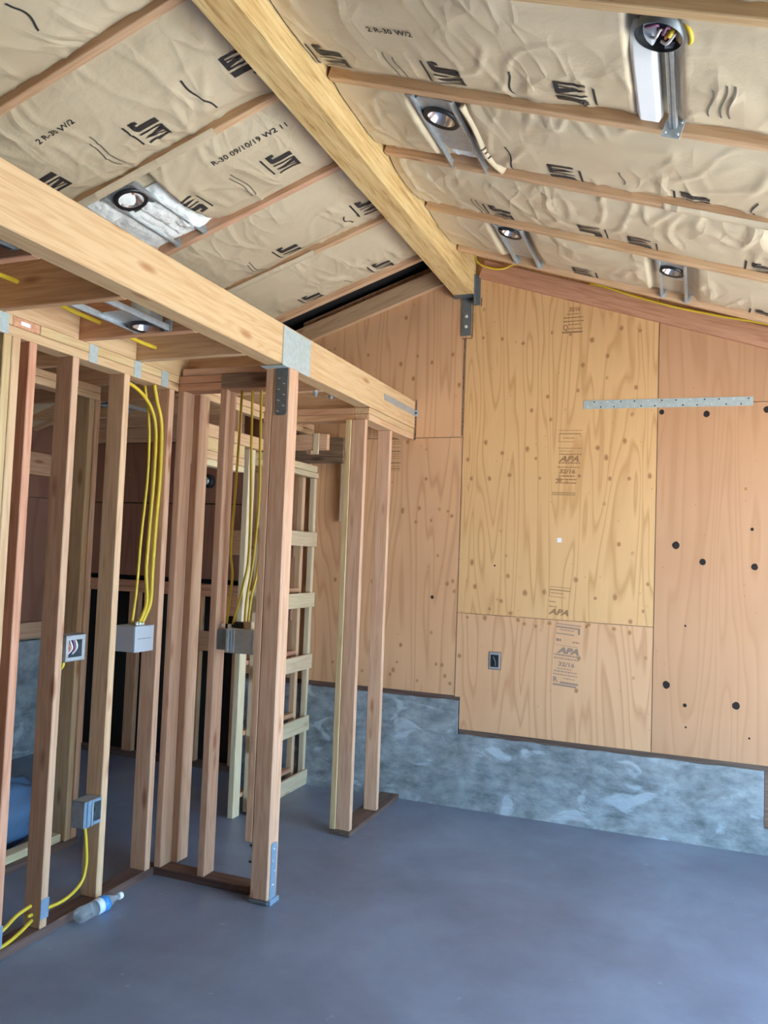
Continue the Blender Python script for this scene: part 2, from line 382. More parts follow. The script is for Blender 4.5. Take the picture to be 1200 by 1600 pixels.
# knots of the veneer, each a small patch of darker wood
KNOTS = [(0.116, 3.059), (0.245, 3.043), (0.383, 3.007), (0.567, 3.064), (0.685, 3.044), (0.819, 3.0), (0.995, 3.064), (1.106, 3.042), (0.155, 2.362), (0.038, 2.251), (0.268, 2.291), (0.43, 2.316), (0.487, 2.254), (0.87, 2.317), (0.923, 2.256), (1.029, 2.358), (0.066, 2.124), (0.188, 2.124), (0.319, 2.147), (0.515, 2.128), (0.638, 2.116), (0.761, 2.141), (0.947, 2.125), (1.061, 2.125), (1.18, 2.141), (0.115, 1.419), (0.089, 1.574), (0.328, 1.497), (0.44, 1.395), (0.561, 1.407), (0.287, 1.335), (0.757, 1.491), (0.876, 1.384), (0.994, 1.398), (1.159, 1.323), (1.183, 1.486), (0.215, 1.28), (0.351, 1.261), (0.841, 1.22), (1.087, 1.255), (-0.407, 1.905), (-0.288, 1.924), (-0.086, 1.906), (-0.059, 1.875), (-0.2, 1.844), (-0.308, 1.831), (-0.147, 1.611), (-0.037, 1.447), (-0.458, 2.913), (-0.339, 2.962), (-0.09, 2.959), (-0.038, 2.751), (-0.363, 2.809), (1.713, 2.066), (0.069, 1.217), (0.186, 1.22), (0.441, 1.199), (0.515, 1.189), (0.827, 1.205), (0.99, 1.205), (1.082, 1.188), (0.6, 1.214), (0.402, 1.222), (-0.406, 0.887), (-0.432, 0.833), (-0.132, 0.897), (-0.07, 0.826), (-0.034, 0.779), (-0.88, 0.848)]
rk = random.Random(3)
for (x, z) in KNOTS:
    r = rk.uniform(.006, .0115); st_ = rk.uniform(1.0, 1.5); n = 12
    for mt, k, off in (('knot_halo', 1.6, .0007), ('knot_core', 1.0, .0012)):
        v = [(0, -off, 0)]
        for q in range(n):
            a = 2 * PI * q / n; rr = r * k * (1 + .3 * noise.noise((x * 31 + math.cos(a), z * 17 + math.sin(a), k))); v.append((rr * math.cos(a), -off, rr * st_ * math.sin(a)))
        o = pyd('veneer_knot', v, [(0, 1 + q, 1 + (q + 1) % n) for q in range(n)], mt, wb); o.location = (x, 0, z)
# stamps ------------------------------------------------------------
def stamp(items, mat, x0, z0, slant=0.0):
    v = []; f = []
    for it in items:
        if it[0] == 't':
            _, s, cx, cz, size, bold, sh, wd = it
            tv, tf = text_polys(s, size, bold, sh); xs = [p.x for p in tv]; k = wd / (max(xs) - min(xs)) if wd else 1
            b = len(v); v += [(x0 + cx + p.x * k, -0.0015, z0 + cz + p.y + slant * (cx + p.x * k)) for p in tv]; f += [tuple(b + i for i in q) for q in tf]
        else:
            _, a, c, zz, h, dash = it; x = a; rnd = random.Random(int((zz + 9) * 1e4))
            while x < c - 1e-4:
                e = min(c, x + (rnd.uniform(.007, .02) if dash else c - a)); b = len(v)
                v += [(x0 + p, -0.0015, z0 + q + slant * p) for p, q in ((x, zz), (e, zz), (e, zz + h), (x, zz + h))]; f.append((b, b + 1, b + 2, b + 3)); x = e + (.0035 if dash else 0)
    return pyd('printed_stamp', v, f, mat, wb)
stamp([('t', '32/16', .075, .145, .036, .0012, .2, .07)] + [('b', a, c, z, h, d) for a, c, z, h, d in ((.03, .105, .113, .006, 1), (.01, .135, .09, .007, 1), (.01, .135, .066, .007, 1), (.04, .12, .045, .006, 1), (.04, .13, .018, .007, 1), (0, .13, -.006, .01, 0))] + [('t', 'Q', .022, .03, .05, .001, 0, .03)], 'stamp', .63, 3.06)
stamp([('b', .0, .15, .385, .003, 0), ('b', .005, .14, .362, .006, 0), ('b', .005, .008, .315, .047, 0), ('b', .137, .14, .345, .02, 0), ('b', .03, .10, .335, .006, 1), ('b', .0, .10, .313, .003, 0), ('b', 0, .15, .272, .004, 1), ('b', .01, .09, .253, .004, 1), ('b', .01, .15, .232, .007, 1), ('t', 'APA', .07, .205, .05, .002, .35, .125), ('b', .005, .14, .176, .008, 1), ('b', 0, .14, .15, .006, 1), ('t', '32/16', .06, .125, .036, .0012, .15, .1), ('b', .01, .11, .093, .008, 1), ('b', -.01, .125, .072, .006, 1), ('b', -.01, .12, .05, .007, 1), ('b', -.03, .115, -.012, .005, 0), ('b', -.03, .115, -.024, .005, 0)], 'stamp', .625, 2.045, -.02)
stamp([('b', 0, .135, .2, .003, 0), ('b', 0, .13, .18, .006, 0), ('b', 0, .003, .14, .04, 0), ('b', .01, .09, .16, .006, 1), ('b', 0, .1, .138, .003, 0), ('b', 0, .04, .105, .006, 1), ('b', 0, .05, .075, .006, 1), ('t', 'APA', .06, .045, .05, .002, .35, .125)], 'stamp', .595, 1.243, -.06)
stamp([('b', 0, .15, .345, .006, 0), ('b', .0, .145, .325, .009, 0), ('b', .132, .145, .295, .03, 0), ('b', .02, .11, .31, .006, 1), ('b', 0, .11, .285, .006, 0), ('b', 0, .03, .24, .016, 1), ('b', .1, .145, .24, .008, 1), ('b', 0, .14, .215, .003, 1), ('t', 'APA', .075, .185, .05, .003, .3, .135), ('b', -.01, .145, .152, .009, 1), ('b', -.01, .14, .132, .008, 1), ('t', '32/16', .065, .1, .036, .0012, .1, .1), ('b', .01, .1, .07, .005, 1), ('b', -.01, .13, .052, .007, 1), ('b', -.015, .135, .033, .006, 1), ('b', .05, .12, .012, .005, 1), ('t', 'R', 0, 0, .045, .001, 0, .03), ('b', .03, .14, -.018, .012, 0), ('b', -.015, .13, -.034, .011, 0)], 'stamp_grey', .645, .868, -.07)
stamp([('b', 0, .07, z, h, 1) for z, h in ((.215, .006), (.2, .004), (.185, .004), (.16, .004), (.13, .01), (.115, .004), (.1, .004), (.085, .004), (.05, .012), (.03, .004), (.012, .008), (0, .003))], 'stamp', -.505, 2.175)
o = box('paper_sticker', .635, .662, -.0015, 0, 1.722, 1.75, 'sticker', wb, 0)

# left outer wall ----------------------------------------------------
wl = struct('wall_left', 'outer side wall of plywood over a concrete footing')
box('plywood_panel', -3.22, -3.2, -3.4, 0, 1.936, 2.5, 'ply_shaded', wl, 0)
box('plywood_panel', -3.22, -3.2, -3.4, 0, 0.90, 1.93, 'ply_shaded', wl, 0)
box('concrete_footing', -3.24, -3.19, -3.4, 0, 0, 0.86, 'stem', wl, 0.004)
board('blocking', -3.2, -3.16, -3.0, -0.02, 0.885, 1.0, 'fir', wl)
board('header_board', -3.2, -3.16, -3.0, -0.1, 2.10, 2.27, 'fir', wl)
box('outer_sheathing', -3.3, -3.24, -8.2, 0.14, 0, 2.6, 'shell', wl, 0)
board('corner_stud', -3.2, -3.11, -.075, -.035, 1.372, 2.39, 'batten', wl)

# right outer wall with the wide door opening; front closed off to favour side light
wr = struct('wall_right', 'outer side wall around a wide open door')
box('wall_pier', 3.4, 3.5, -1.0, 0.14, 0, 2.75, 'shell', wr, 0)
box('wall_pier', 3.4, 3.5, -8.2, -3.9, 0, 2.75, 'low_bounce_wall', wr, 0)
box('wall_lintel', 3.4, 3.5, -3.9, -1.0, 2.28, 2.75, 'shell', wr, 0)

wf = struct('wall_front', 'unseen end wall added opposite the gable to hold back front light')
box('wall_sheathing', -3.3, 3.5, -8.3, -8.2, 0, 3.6, 'low_bounce_wall', wf, 0)  # unseen wall, added to shut out frontal light

# ------------------------------------------------------------------ roof
ce = struct('ceiling', 'sloped rafter ceiling filled with kraft-faced insulation')
RY = [-0.45, -1.07, -1.685, -2.30, -2.93, -3.55, -4.16, -4.77, -5.38, -5.99, -6.6, -7.21, -7.82]   # far lower edge of every rafter
def sloped(name, side, s0, s1, y0, y1, h0, h1, mat, parent, bev=0.003):
    """board running down the slope; s measured horizontally from the ridge, h above rafter bottoms"""
    c = math.cos(TH); L = (s1 - s0) / c; ma = (s0 + s1) / 2; hm = (h0 + h1) / 2
    key = ('sl', round(L, 3), round(y1 - y0, 4), round(h1 - h0, 4), mat)
    if key not in _cache:
        bm = bmesh.new(); bm_box(bm, -L / 2, L / 2, -(y1 - y0) / 2, (y1 - y0) / 2, -(h1 - h0) / 2, (h1 - h0) / 2, bev); me = bpy.data.meshes.new(name); bm.to_mesh(me); bm.free(); me.materials.append(M[mat]); _cache[key] = me
    o = bpy.data.objects.new(name, _cache[key]); C.objects.link(o); o.parent = parent
    o.location = (side * (ma + math.sin(TH) * hm * 1.0), (y0 + y1) / 2, zr(ma) + hm * c); o.rotation_euler = (0, side * TH, 0); return o
for i, y in enumerate(RY):
    for side in (1, -1):
        s0 = 0.06 if side > 0 else 0.08
        sloped('rafter', side, s0, 3.55, y - 0.038, y, 0, 0.19, 'fir_pale' if i in (1, 4) else 'fir', ce)
for side in (1, -1):
    sloped('roof_sheathing', side, -0.10, 3.75, -8.3, 0.2, 0.19, 0.21, 'shell' if side > 0 else 'black', ce, 0)
    sloped('gable_rafter', side, 0.085, 3.5, -0.040, -0.001, -0.012, 0.105, 'fir_red' if side > 0 else 'fir_pale', ce)

POCK = [(1, .38, .60, -2.285, -1.70, .055), (1, .40, .60, -1.06, -.47, .05), (1, 1.21, 1.42, -1.06, -.47, .05), (1, 1.25, 1.37, -2.92, -2.32, .06), (-1, .84, 1.18, -2.29, -1.70, .06)]
def sm(a, b, x):
    t = max(0, min(1, (x - a) / (b - a))); return t * t * (3 - 2 * t)
def rec(side, s, y):
    """how far the paper lies above the plane of the rafter bottoms (negative: sags below it)"""
    hi = [r for r in RY if r > y + 1e-6]; y1 = (min(hi) - 0.038) if hi else -0.05
    lo = [r for r in RY if r <= y + 1e-6]; y0 = max(lo) if lo else -8.4
    v = (y - y0) / max(1e-3, y1 - y0); v = max(0, min(1, v))
    edge = max(sm(0.16, 0, v) * 0.4, sm(0.80, 1, v))
    e = (0.034 if side > 0 else 0.03) + 0.012 * noise.noise((s * 4, y1 * 3, 1.0))
    if side < 0 and -2.4 < y < -2.0: e *= 1.0
    r = e * edge + 0.006 - 0.016 * math.sin(PI * v)
    X = side * s
    r += 0.008 * noise.noise((X * 3.1, y * 3.3, 4.2))
    wr_ = noise.noise((X * 8.0 + 0.8 * noise.noise((X * 3, y * 3, 0)), y * 2.6, 8.0 + side))
    crease = 1 - min(1, abs(wr_) * 7.5)
    amt = sm(0.05, 0.45, noise.noise((X * 1.9 + 5, y * 2.3, 2.0 + side)) + 0.22 + 0.35 * edge)
    r -= 0.008 * amt * crease
    r += 0.0022 * amt * noise.noise((X * 24, y * 9, 3.0))
    w2_ = noise.noise((X * 4.5 + y * 5.0 + 0.6 * noise.noise((X * 5, y * 4, 6.0)), y * 2.0 - X * 2.0, 15.0 + side)); c2 = 1 - min(1, abs(w2_) * 9.0)
    r -= 0.006 * c2 * sm(0.0, 0.4, noise.noise((X * 1.6 + 9, y * 1.9, 7.0 + side)) + 0.12)
    for (sd, a, b, c, d, dep) in POCK:
        if sd == side:
            k = sm(a - .02, a + .015, s) * (1 - sm(b - .015, b + .02, s)) * sm(c - .02, c + .01, y) * (1 - sm(d - .01, d + .02, y)); r = r * (1 - k) + dep * k
    return r
def paper(side, s, y, off=0.0):
    return (side * s, y, zr(s) + rec(side, s, y) - off)
batts = {}
for bi in range(-1, len(RY)):
    for side in (1, -1):
        y1 = RY[bi] - 0.038 if bi >= 0 else None
        if y1 is None: continue
        y0 = RY[bi + 1] if bi + 1 < len(RY) else -8.3
        fine = y1 > -3.5; smax = (2.2 if side > 0 else 1.9) if fine else 3.55
        nx, ny = ((170 if side > 0 else 150), 46) if fine else (24, 4)
        v = []; f = []; ss = [0.062 + (smax - 0.062) * i / nx for i in range(nx + 1)]
        if fine: ss += [smax + 0.45, 3.55]
        for s in ss:
            for j in range(ny + 1):
                y = y0 + 0.0005 + (y1 - y0 - 0.001) * j / ny; v.append(paper(side, s, y))
        for i in range(len(ss) - 1):
            for j in range(ny):
                a = i * (ny + 1) + j; q = (a, a + 1, a + ny + 2, a + ny + 1); f.append(q if side < 0 else q[::-1])
        batts[(side, bi)] = pyd('insulation_batt', v, f, 'kraft', ce, True)
def bay_of(y):
    for bi in range(len(RY)):
        y1 = RY[bi] - .038; y0 = RY[bi + 1] if bi + 1 < len(RY) else -8.3
        if y0 <= y <= y1: return bi
    return 0
# far bay on the right keeps a strip of paper seen edge-on; paper also laps over two rafters
def lap(side, y, s0, s1, wy):
    v = []; f = []; n = 60
    for i in range(n + 1):
        s = s0 + (s1 - s0) * i / n
        for j in range(5):
            yy = y - wy + (2 * wy - 0.0) * j / 4
            v.append((side * s, yy, zr(s) - 0.004 - 0.004 * abs(noise.noise((s * 9, yy * 30, 2))) + (0.012 if j in (0, 4) else 0)))
    for i in range(n):
        for j in range(4): a = i * 5 + j; q = (a, a + 1, a + 6, a + 5); f.append(q if side < 0 else q[::-1])
    pyd('paper_flange', v, f, 'kraft', ce, True)
lap(-1, -2.319, 0.46, 1.9, .026); lap(-1, -1.089, 0.60, 1.9, .026); lap(1, -1.704, 1.30, 2.2, .026)

# prints on the paper ----------------------------------------------
LOGO = [[(.22, .20), (.42, .20), (.42, 1.0), (.22, 1.0)], [(0, 0), (.34, 0), (.42, .08), (.42, .20), (.0, .20)], [(0, .20), (.12, .20), (.12, .34), (0, .34)], [(.52, .84), (1.0, .84), (1.0, 1.0), (.52, 1.0)],
        [(.52, 0), (.57, 0), (.57, .84), (.52, .84)], [(.62, .84), (.74, .84), (.80, .30), (.745, .0)], [(.745, .0), (.80, .30), (.86, .84), (.82, .84)], [(.92, .0), (1.0, .0), (1.0, .84), (.92, .84)], [(0, -.27), (.92, -.27), (.92, -.19), (0, -.19)]]
def put(polys, side, s, y, ux, mat, name, width_scale=1.0):
    """polygons in (read, up) metres -> paper. ux=+1: 'up' points down-slope (+s)... direction of up along world X"""
    bm = bmesh.new()
    for poly in polys:
        try: bm.faces.new([bm.verts.new((p[0], p[1], 0)) for p in poly])
        except ValueError: pass
    bmesh.ops.triangulate(bm, faces=bm.faces[:])
    for _ in range(4):
        es = [e for e in bm.edges if e.calc_length() > 0.022]
        if not es: break
        bmesh.ops.subdivide_edges(bm, edges=es, cuts=1); bmesh.ops.triangulate(bm, faces=[q for q in bm.faces if len(q.verts) > 3])
    bi = bay_of(y); ylo = RY[bi + 1] + .004; yhi = RY[bi] - .042
    for p in bm.verts:
        X = side * s + ux * p.co.y; Y = y + ux * p.co.x
        Y = max(ylo, min(yhi, Y)); S = max(0.07, abs(X))
        p.co = Vector(paper(side, S, Y, 0.0032))
    return from_bm(name, bm, mat, batts[(side, bi)])
def logo(side, s, y, ux, w_=0.15, h_=0.105):
    put([[((a - .5) * w_, (b - .4) * h_) for a, b in p] for p in LOGO], side, s, y, ux, 'ink', 'printed_logo')
for s, y, ux in ((.636, -2.531, 1), (1.128, -2.546, 1), (.806, -1.979, -1), (.341, -1.967, 1), (.17, -2.583, -1), (.683, -1.235, 1), (.19, -1.315, 1), (.373, -.625, 1), (.843, -.615, 1), (1.35, -2.0, 1), (1.0, -3.2, 1)):
    logo(-1, s, y, ux)
for s, y, ux in ((.147, -2.50, 1), (.599, -2.502, 1), (1.047, -2.477, -1), (.923, -1.861, -1), (1.412, -1.835, 1), (.513, -1.291, 1), (.966, -1.304, -1), (.847, -.625, -1), (1.699, -1.248, 1), (1.754, -.61, 1), (1.19, -1.26, -1)):
    logo(1, s, y, ux)
def along(side, txt, s, y, size, updir, mat='ink'):
    """text reading along the slope; updir is world-Y sign of 'up'"""
    tv, tf = text_polys(txt, size, .0006)
    # reuse put(): swap so that read runs along X
    polys = []
    for q in tf: polys.append([(updir * tv[i].y, -updir * tv[i].x) for i in q])
    put(polys, side, s, y, 1, mat, 'printed_lettering')
along(-1, '2 R-30 W/2', .895, -2.755, .036, -1); along(1, '2 R-30 W/2', .47, -2.715, .034, -1); along(-1, 'R-30 09/10/19 W2 11', .39, -2.165, .042, -1, 'ink')
def stripe(side, s, ya, yb, wd=.006, amp=.008, mat='ink_soft'):
    n = 14; pts = []
    for i in range(n + 1): t = i / n; pts.append((t * (yb - ya), amp * math.sin(t * 5.0 + s * 9)))
    polys = [[(pts[i][0], pts[i][1] - wd / 2), (pts[i + 1][0], pts[i + 1][1] - wd / 2), (pts[i + 1][0], pts[i + 1][1] + wd / 2), (pts[i][0], pts[i][1] + wd / 2)] for i in range(n)]
    put([[(a, b) for a, b in p] for p in polys], side, s, ya, 1, mat, 'printed_line')
for s, a, b in ((.385, -2.665, -2.44), (.595, -3.278, -3.142), (.32, -1.32, -1.22)): stripe(-1, s, a, b, .008, .012, 'ink')
for s, a, b in ((.83, -2.65, -2.42), (.855, -2.62, -2.42), (.545, -2.054, -1.83), (.565, -2.03, -1.83), (.895, -1.32, -1.12), (.915, -1.3, -1.12), (.60, -.66, -.52)): stripe(-1, s, a, b)
for s, a, b in ((.835, -2.582, -2.417), (.705, -2.023, -1.82), (1.63, -1.93, -1.73)): stripe(1, s, a, b, .007, .01, 'ink')
for s, a, b in ((1.50, -2.68, -2.49), (1.522, -2.68, -2.49), (1.465, -2.65, -2.49), (.40, -2.595, -2.42), (.43, -2.57, -2.42), (1.155, -1.98, -1.87), (1.36, -.95, -.75), (.40, -1.4, -1.2), (.425, -1.4, -1.2), (1.46, -1.2, -1.09)): stripe(1, s, a, b)

def flap(side, s_, y0, y1, parent):
    pts = []
    for k in range(7):
        t = k / 6; pts.append((side * (s_ + .035 * t + .008 * math.sin(t * 7)), y0 + (y1 - y0) * t, zr(s_ + .035 * t) + .012 - .02 * math.sin(PI * t)))
    o = tube('paper_flap', pts, .018, 'kraft', parent, 10, 5, .45)
    for t in (.52, .60, .70): tube('printed_line', [tuple(Vector(pts[3]).lerp(Vector(pts[5]), (t - .5) * 2.5) + Vector((0, -.004, 0))), tuple(Vector(pts[3]).lerp(Vector(pts[5]), (t - .5) * 2.5) + Vector((0, .008, 0)))], .0188, 'ink', o, 10, 0, .47)
def fluff(side, s0, s1, y0, y1, parent, dip, seed, flat=False):
    v = []; f = []; n = 26; m = 34
    for i in range(n + 1):
        for j in range(m + 1):
            u = i / n; t = j / m; s = s0 + (s1 - s0) * u; y = y0 + (y1 - y0) * t
            wob = 0 if flat else 0.012 * noise.noise((u * 6, t * 9, seed))
            k = min(1, 6 * min(u, 1 - u)) * min(1, 6 * min(t, 1 - t))
            h = .055 - (.055 + dip) * math.sqrt(max(0, k)) + (0 if flat else 0.016 * noise.noise((s * 16, y * 16, seed)) * k + .007 * noise.noise((s * 50, y * 50, seed)) * k)
            v.append((side * (s + wob), y + wob, zr(s) + h))
    for i in range(n):
        for j in range(m): a = i * (m + 1) + j; q = (a, a + 1, a + m + 2, a + m + 1); f.append(q if side < 0 else q[::-1])
    return pyd('exposed_fiberglass', v, f, 'fiber_flat' if flat else 'fiber', parent, True)
flap(1, .595, -2.26, -1.73, batts[(1, 2)])
fluff(-1, .86, 1.02, -2.16, -1.73, batts[(-1, 2)], -.004, 3.0)
fluff(-1, .99, 1.20, -2.30, -1.73, batts[(-1, 2)], -.012, 8.0)
fluff(1, 1.236, 1.322, -2.83, -2.325, batts[(1, 3)], .012, 5.0, True)
fluff(1, .40, .58, -1.95, -1.74, batts[(1, 2)], -.03, 11.0)

# ------------------------------------------------------------------ big timbers
b = thing('ridge_beam', 'golden laminated ridge beam running along the peak of the ceiling', 'beam', (-.0115, -4.15, 3.34))
o = board('beam_body', -.0665, .0665, -4.15, 4.145, 0, .30, 'glulam', b, 0.002)
b = thing('header_beam', 'pale sawn timber beam resting on the steel-capped post', 'beam', (-.386, -3.2, 2.465))
board('beam_body', -.046, .046, -3.2, 3.19, 0, .184, 'fir_pale', b, 0.004)
# post and side board
p = thing('support_post', 'square fir post standing in a steel base at the closet corner', 'post', (-.3765, -1.765, 0))
board('post_body', -.0445, .0445, -.0445, .0445, .02, 2.463, 'fir', p, .004)
board('nailed_board', -.083, -.046, -.0445, .040, .267, 2.462, 'fir', p, .003)
for z in (.167, .241):
    o = lathe('anchor_bolt', [(0, 0), (.011, 0), (.011, .012), (.005, .013), (.005, .03), (0, .031)], 'blackish', p, 10); o.location = (-.0445, -.01, z); o.rotation_euler = (0, -PI / 2, 0)
pb = prop(empty('post_base', (0, 0, 0), (0, 0, 0), p), 'blue-tinted steel base bracket')
box('base_plate', -.047, .047, -.047, .047, .002, .018, 'galv_dark', pb)
def strap_plate(name, wid, h, mat, parent, loc, rot, holes=()):
    r = wid * .3; out = [(-wid / 2, 0), (wid / 2, 0)]
    for k in range(6): a = PI / 2 * k / 5; out.append((wid / 2 - r + r * math.cos(a), h - r + r * math.sin(a)))
    for k in range(6): a = PI / 2 + PI / 2 * k / 5; out.append((-wid / 2 + r + r * math.cos(a), h - r + r * math.sin(a)))
    n = len(out); v = [(x, -.0015, z) for x, z in out] + [(x, .0015, z) for x, z in out]
    o = pyd(name, v, [tuple(range(n)), tuple(range(n, 2 * n))[::-1]] + [(i, i + n, (i + 1) % n + n, (i + 1) % n) for i in range(n)], mat, parent); o.location = loc; o.rotation_euler = rot
    for (hx, hz) in holes:
        q = lathe('nail_head', [(.0045, 0), (.0045, .002), (0, .003)], 'nail', parent, 8); q.location = (loc[0] + .0016, loc[1] + hx, loc[2] + hz); q.rotation_euler = (0, PI / 2, 0)
    return o
strap_plate('side_strap', .05, .25, 'steel_blue', pb, (.0465, 0, .02), (0, 0, PI / 2), ((0, .06), (.01, .12), (-.01, .17), (0, .22)))
box('strap_lip', .044, .062, -.04, .04, .0, .022, 'steel_blue', pb)
pc = prop(empty('post_cap', (0, 0, 2.463), (0, 0, 0), p), 'grey zinc cap plate')
box('beam_plate', .0375, .0405, -.115, .165, -.003, .178, 'galv_flat', pc, .001)
box('seat_plate', -.085, .037, -.10, -.0445, -.004, .0, 'galv_flat', pc, .001)
q = strap_plate('post_strap', .062, .225, 'galv_dark', pc, (.003, -.0465, -.002), (PI, 0, 0))
for k in range(7):
    nq = box('nail_head', -.006, .006, -.004, -.0016, -.002, .002, 'nail', pc, 0); nq.location = (-.011 if k % 2 == 0 else .017, -.0465, -.052 - k * .026); nq.rotation_euler = (0, .35, 0)

# ------------------------------------------------------------------ partition W1 (runs into the picture), x -1.089..-1.0
w1 = struct('wall_partition', 'open stud wall with wiring')
F = ['fir', 'fir_pale', 'fir_red']
def stud_y(y0, y1, mat, par, xa=-1.089, xb=-1.0, z0=.038, z1=2.386): return board('stud', xa, xb, y0, y1, z0, z1, mat, par)
stud_y(-2.476, -2.438, 'fir', w1); stud_y(-2.150, -2.110, 'fir', w1); stud_y(-1.812, -1.772, 'fir', w1)
stud_y(-2.712, -2.672, 'fir_red', w1); stud_y(-2.796, -2.756, 'fir', w1); stud_y(-2.838, -2.799, 'fir_pale', w1); stud_y(-3.25, -3.21, 'fir', w1)
board('sole_plate', -1.089, -1.0, -3.4, -1.70, 0, .038, 'treated', w1)
board('top_plate', -1.089, -1.0, -3.4, -1.7, 2.386, 2.424, 'fir_pale', w1); board('top_plate', -1.089, -1.0, -2.66, -1.7, 2.4255, 2.464, 'fir_pale', w1)
board('top_plate', -1.089, -1.0, -3.4, -2.80, 2.4255, 2.464, 'fir_pale', w1); board('top_plate', -1.087, -1.001, -2.798, -2.662, 2.4255, 2.464, 'fir_red', w1, axis=0)
box('paper_tag', -1.001, -.999, -2.762, -2.715, 2.437, 2.452, 'sticker', w1, 0)
# return wall (towards the post)
w2 = struct('wall_return', 'short return of the stud wall beside the post')
board('sole_plate', -1.0, -.462, -1.745, -1.656, 0, .038, 'treated', w2)
board('top_plate', -.999, -.462, -1.745, -1.656, 2.386, 2.424, 'fir_red', w2); board('top_plate', -.999, -.462, -1.745, -1.656, 2.4255, 2.463, 'fir_red', w2)
board('stud', -1.0, -.962, -1.745, -1.656, .038, 2.386, 'fir', w2); board('stud', -.965, -.927, -1.655, -1.565, .038, 2.386, 'fir', w2)
board('stud', -.75, -.712, -1.745, -1.656, .038, 2.386, 'fir', w2)
# stub wall below the far end of the beam
w4 = struct('wall_stub', 'stub of stud wall against the back wall')
board('sole_plate', -.478, -.350, -.835, -.022, 0, .030, 'treated', w4)
board('stud', -.440, -.355, -.83, -.792, .03, 2.386, 'fir', w4); board('stud', -.478, -.442, -.835, -.747, .03, 2.386, 'fir_pale', w4); board('stud', -.441, -.355, -.42, -.382, .03, 2.386, 'fir', w4)
board('top_plate', -.441, -.345, -.80, -.005, 2.386, 2.424, 'fir_pale', w4); board('top_plate', -.441, -.345, -.80, -.005, 2.4255, 2.463, 'fir_pale', w4)
# inner wall: door header, ladder section
w3 = struct('wall_inner', 'inner closet wall with a door header')
board('top_plate', -1.10, -1.05, -1.56, -.1, 2.41, 2.448, 'fir_pale', w3); board('top_plate', -1.10, -1.05, -1.56, -.1, 2.45, 2.488, 'fir', w3)
board('header_board', -1.10, -1.05, -1.56, -.72, 2.215, 2.287, 'fir_pale', w3); board('header_board', -1.10, -1.05, -1.56, -1.0, 2.14, 2.213, 'fir_pale', w3)
board('header_plate', -1.11, -1.048, -1.56, -1.0, 2.093, 2.138, 'fir_pale', w3); board('header_plate', -1.11, -1.048, -1.56, -1.0, 2.056, 2.091, 'batten', w3)
for y in (-1.53, -1.08, -.76): board('cripple', -1.099, -1.051, y, y + .038, 2.287, 2.41, 'fir_pale', w3)
board('stud', -1.13, -1.092, -.875, -.80, .0, 2.215, 'batten', w3)
board('top_plate', -1.05, -.442, -.80, -.71, 2.386, 2.424, 'fir_red', w3); board('top_plate', -1.05, -.442, -.80, -.71, 2.4255, 2.463, 'fir_red', w3)
board('dark_header', -1.21, -.825, -.085, -.04, 2.225, 2.40, 'stained', w3)
board('blocking', -.858, -.815, -.045, -.003, 1.82, 2.222, 'batten', w3)
board('blocking', -1.0, -.965, -.30, -.26, 2.26, 2.386, 'fir', w3, axis=2); board('blocking', -1.15, -.83, -.34, -.30, 2.28, 2.386, 'fir', w3)
board('blocking', -.93, -.89, -.345, -.335, 2.25, 2.39, 'batten', w3)
# outer closet wall, x about -1.65
w5 = struct('wall_closet', 'stud wall deep inside the closet')
board('sole_plate', -1.70, -1.61, -3.3, -1.585, 0, .038, 'treated', w5)
for y in (-1.682, -1.636): board('stud', -1.70, -1.612, y, y + .04, .038, 2.386, 'fir_pale' if y < -1.65 else 'fir', w5)
for y in (-2.30, -2.72): board('stud', -1.70, -1.612, y, y + .04, .038, 2.386, 'fir', w5)
board('bottom_board', -1.70, -1.63, -2.26, -1.69, .038, .078, 'batten', w5)
board('top_plate', -1.70, -1.612, -3.3, -1.6, 2.386, 2.424, 'fir', w5); board('top_plate', -1.70, -1.612, -3.3, -1.6, 2.4255, 2.464, 'fir_pale', w5)

# closet ceiling joists
cj = struct('ceiling_closet', 'joists over the closet')
for y in (-3.24, -2.84, -2.408, -2.035, -1.62, -1.24, -.70):
    board('joist', -3.1, -.433, y - .038, y, 2.465, 2.648, 'fir_red' if y < -2.3 else 'fir', cj)
for a, b_ in ((-3.20, -2.88), (-2.838, -2.448), (-2.406, -2.075), (-2.033, -1.66)):
    board('blocking', -1.04, -1.001, a, b_, 2.465, 2.60 if a > -2.5 else 2.648, 'fir_pale', cj)
board('joist_blocking', -.98, -.44, -1.742, -1.662, 2.4645, 2.50, 'fir', cj)

# ladder-like blocking frame in the closet
ld = thing('batten_frame', 'pale ladder-like frame of battens inside the closet opening', 'frame', (-1.05, -.4, 0))
board('stile', -.045, -.006, .36, .398, .01, 2.12, 'batten', ld); board('inner_stile', -.09, -.05, .27, .31, .01, 2.12, 'fir', ld); board('stile', -.045, -.006, -.36, -.32, .01, 2.12, 'batten', ld)
board('top_board', -.05, .004, -.40, .398, 2.123, 2.158, 'batten', ld); board('top_board', -.05, .012, -.40, .36, 2.16, 2.205, 'batten', ld)
for z in (.0, .37, .795, 1.22, 1.64): board('rung', -.006, .014, -.38, .395, z, z + .1, 'batten', ld)
for z in (.0, .37, .795, 1.22): board('inner_rung', -.09, -.05, -.38, .27, z + .1, z + .13, 'fir_red', ld)

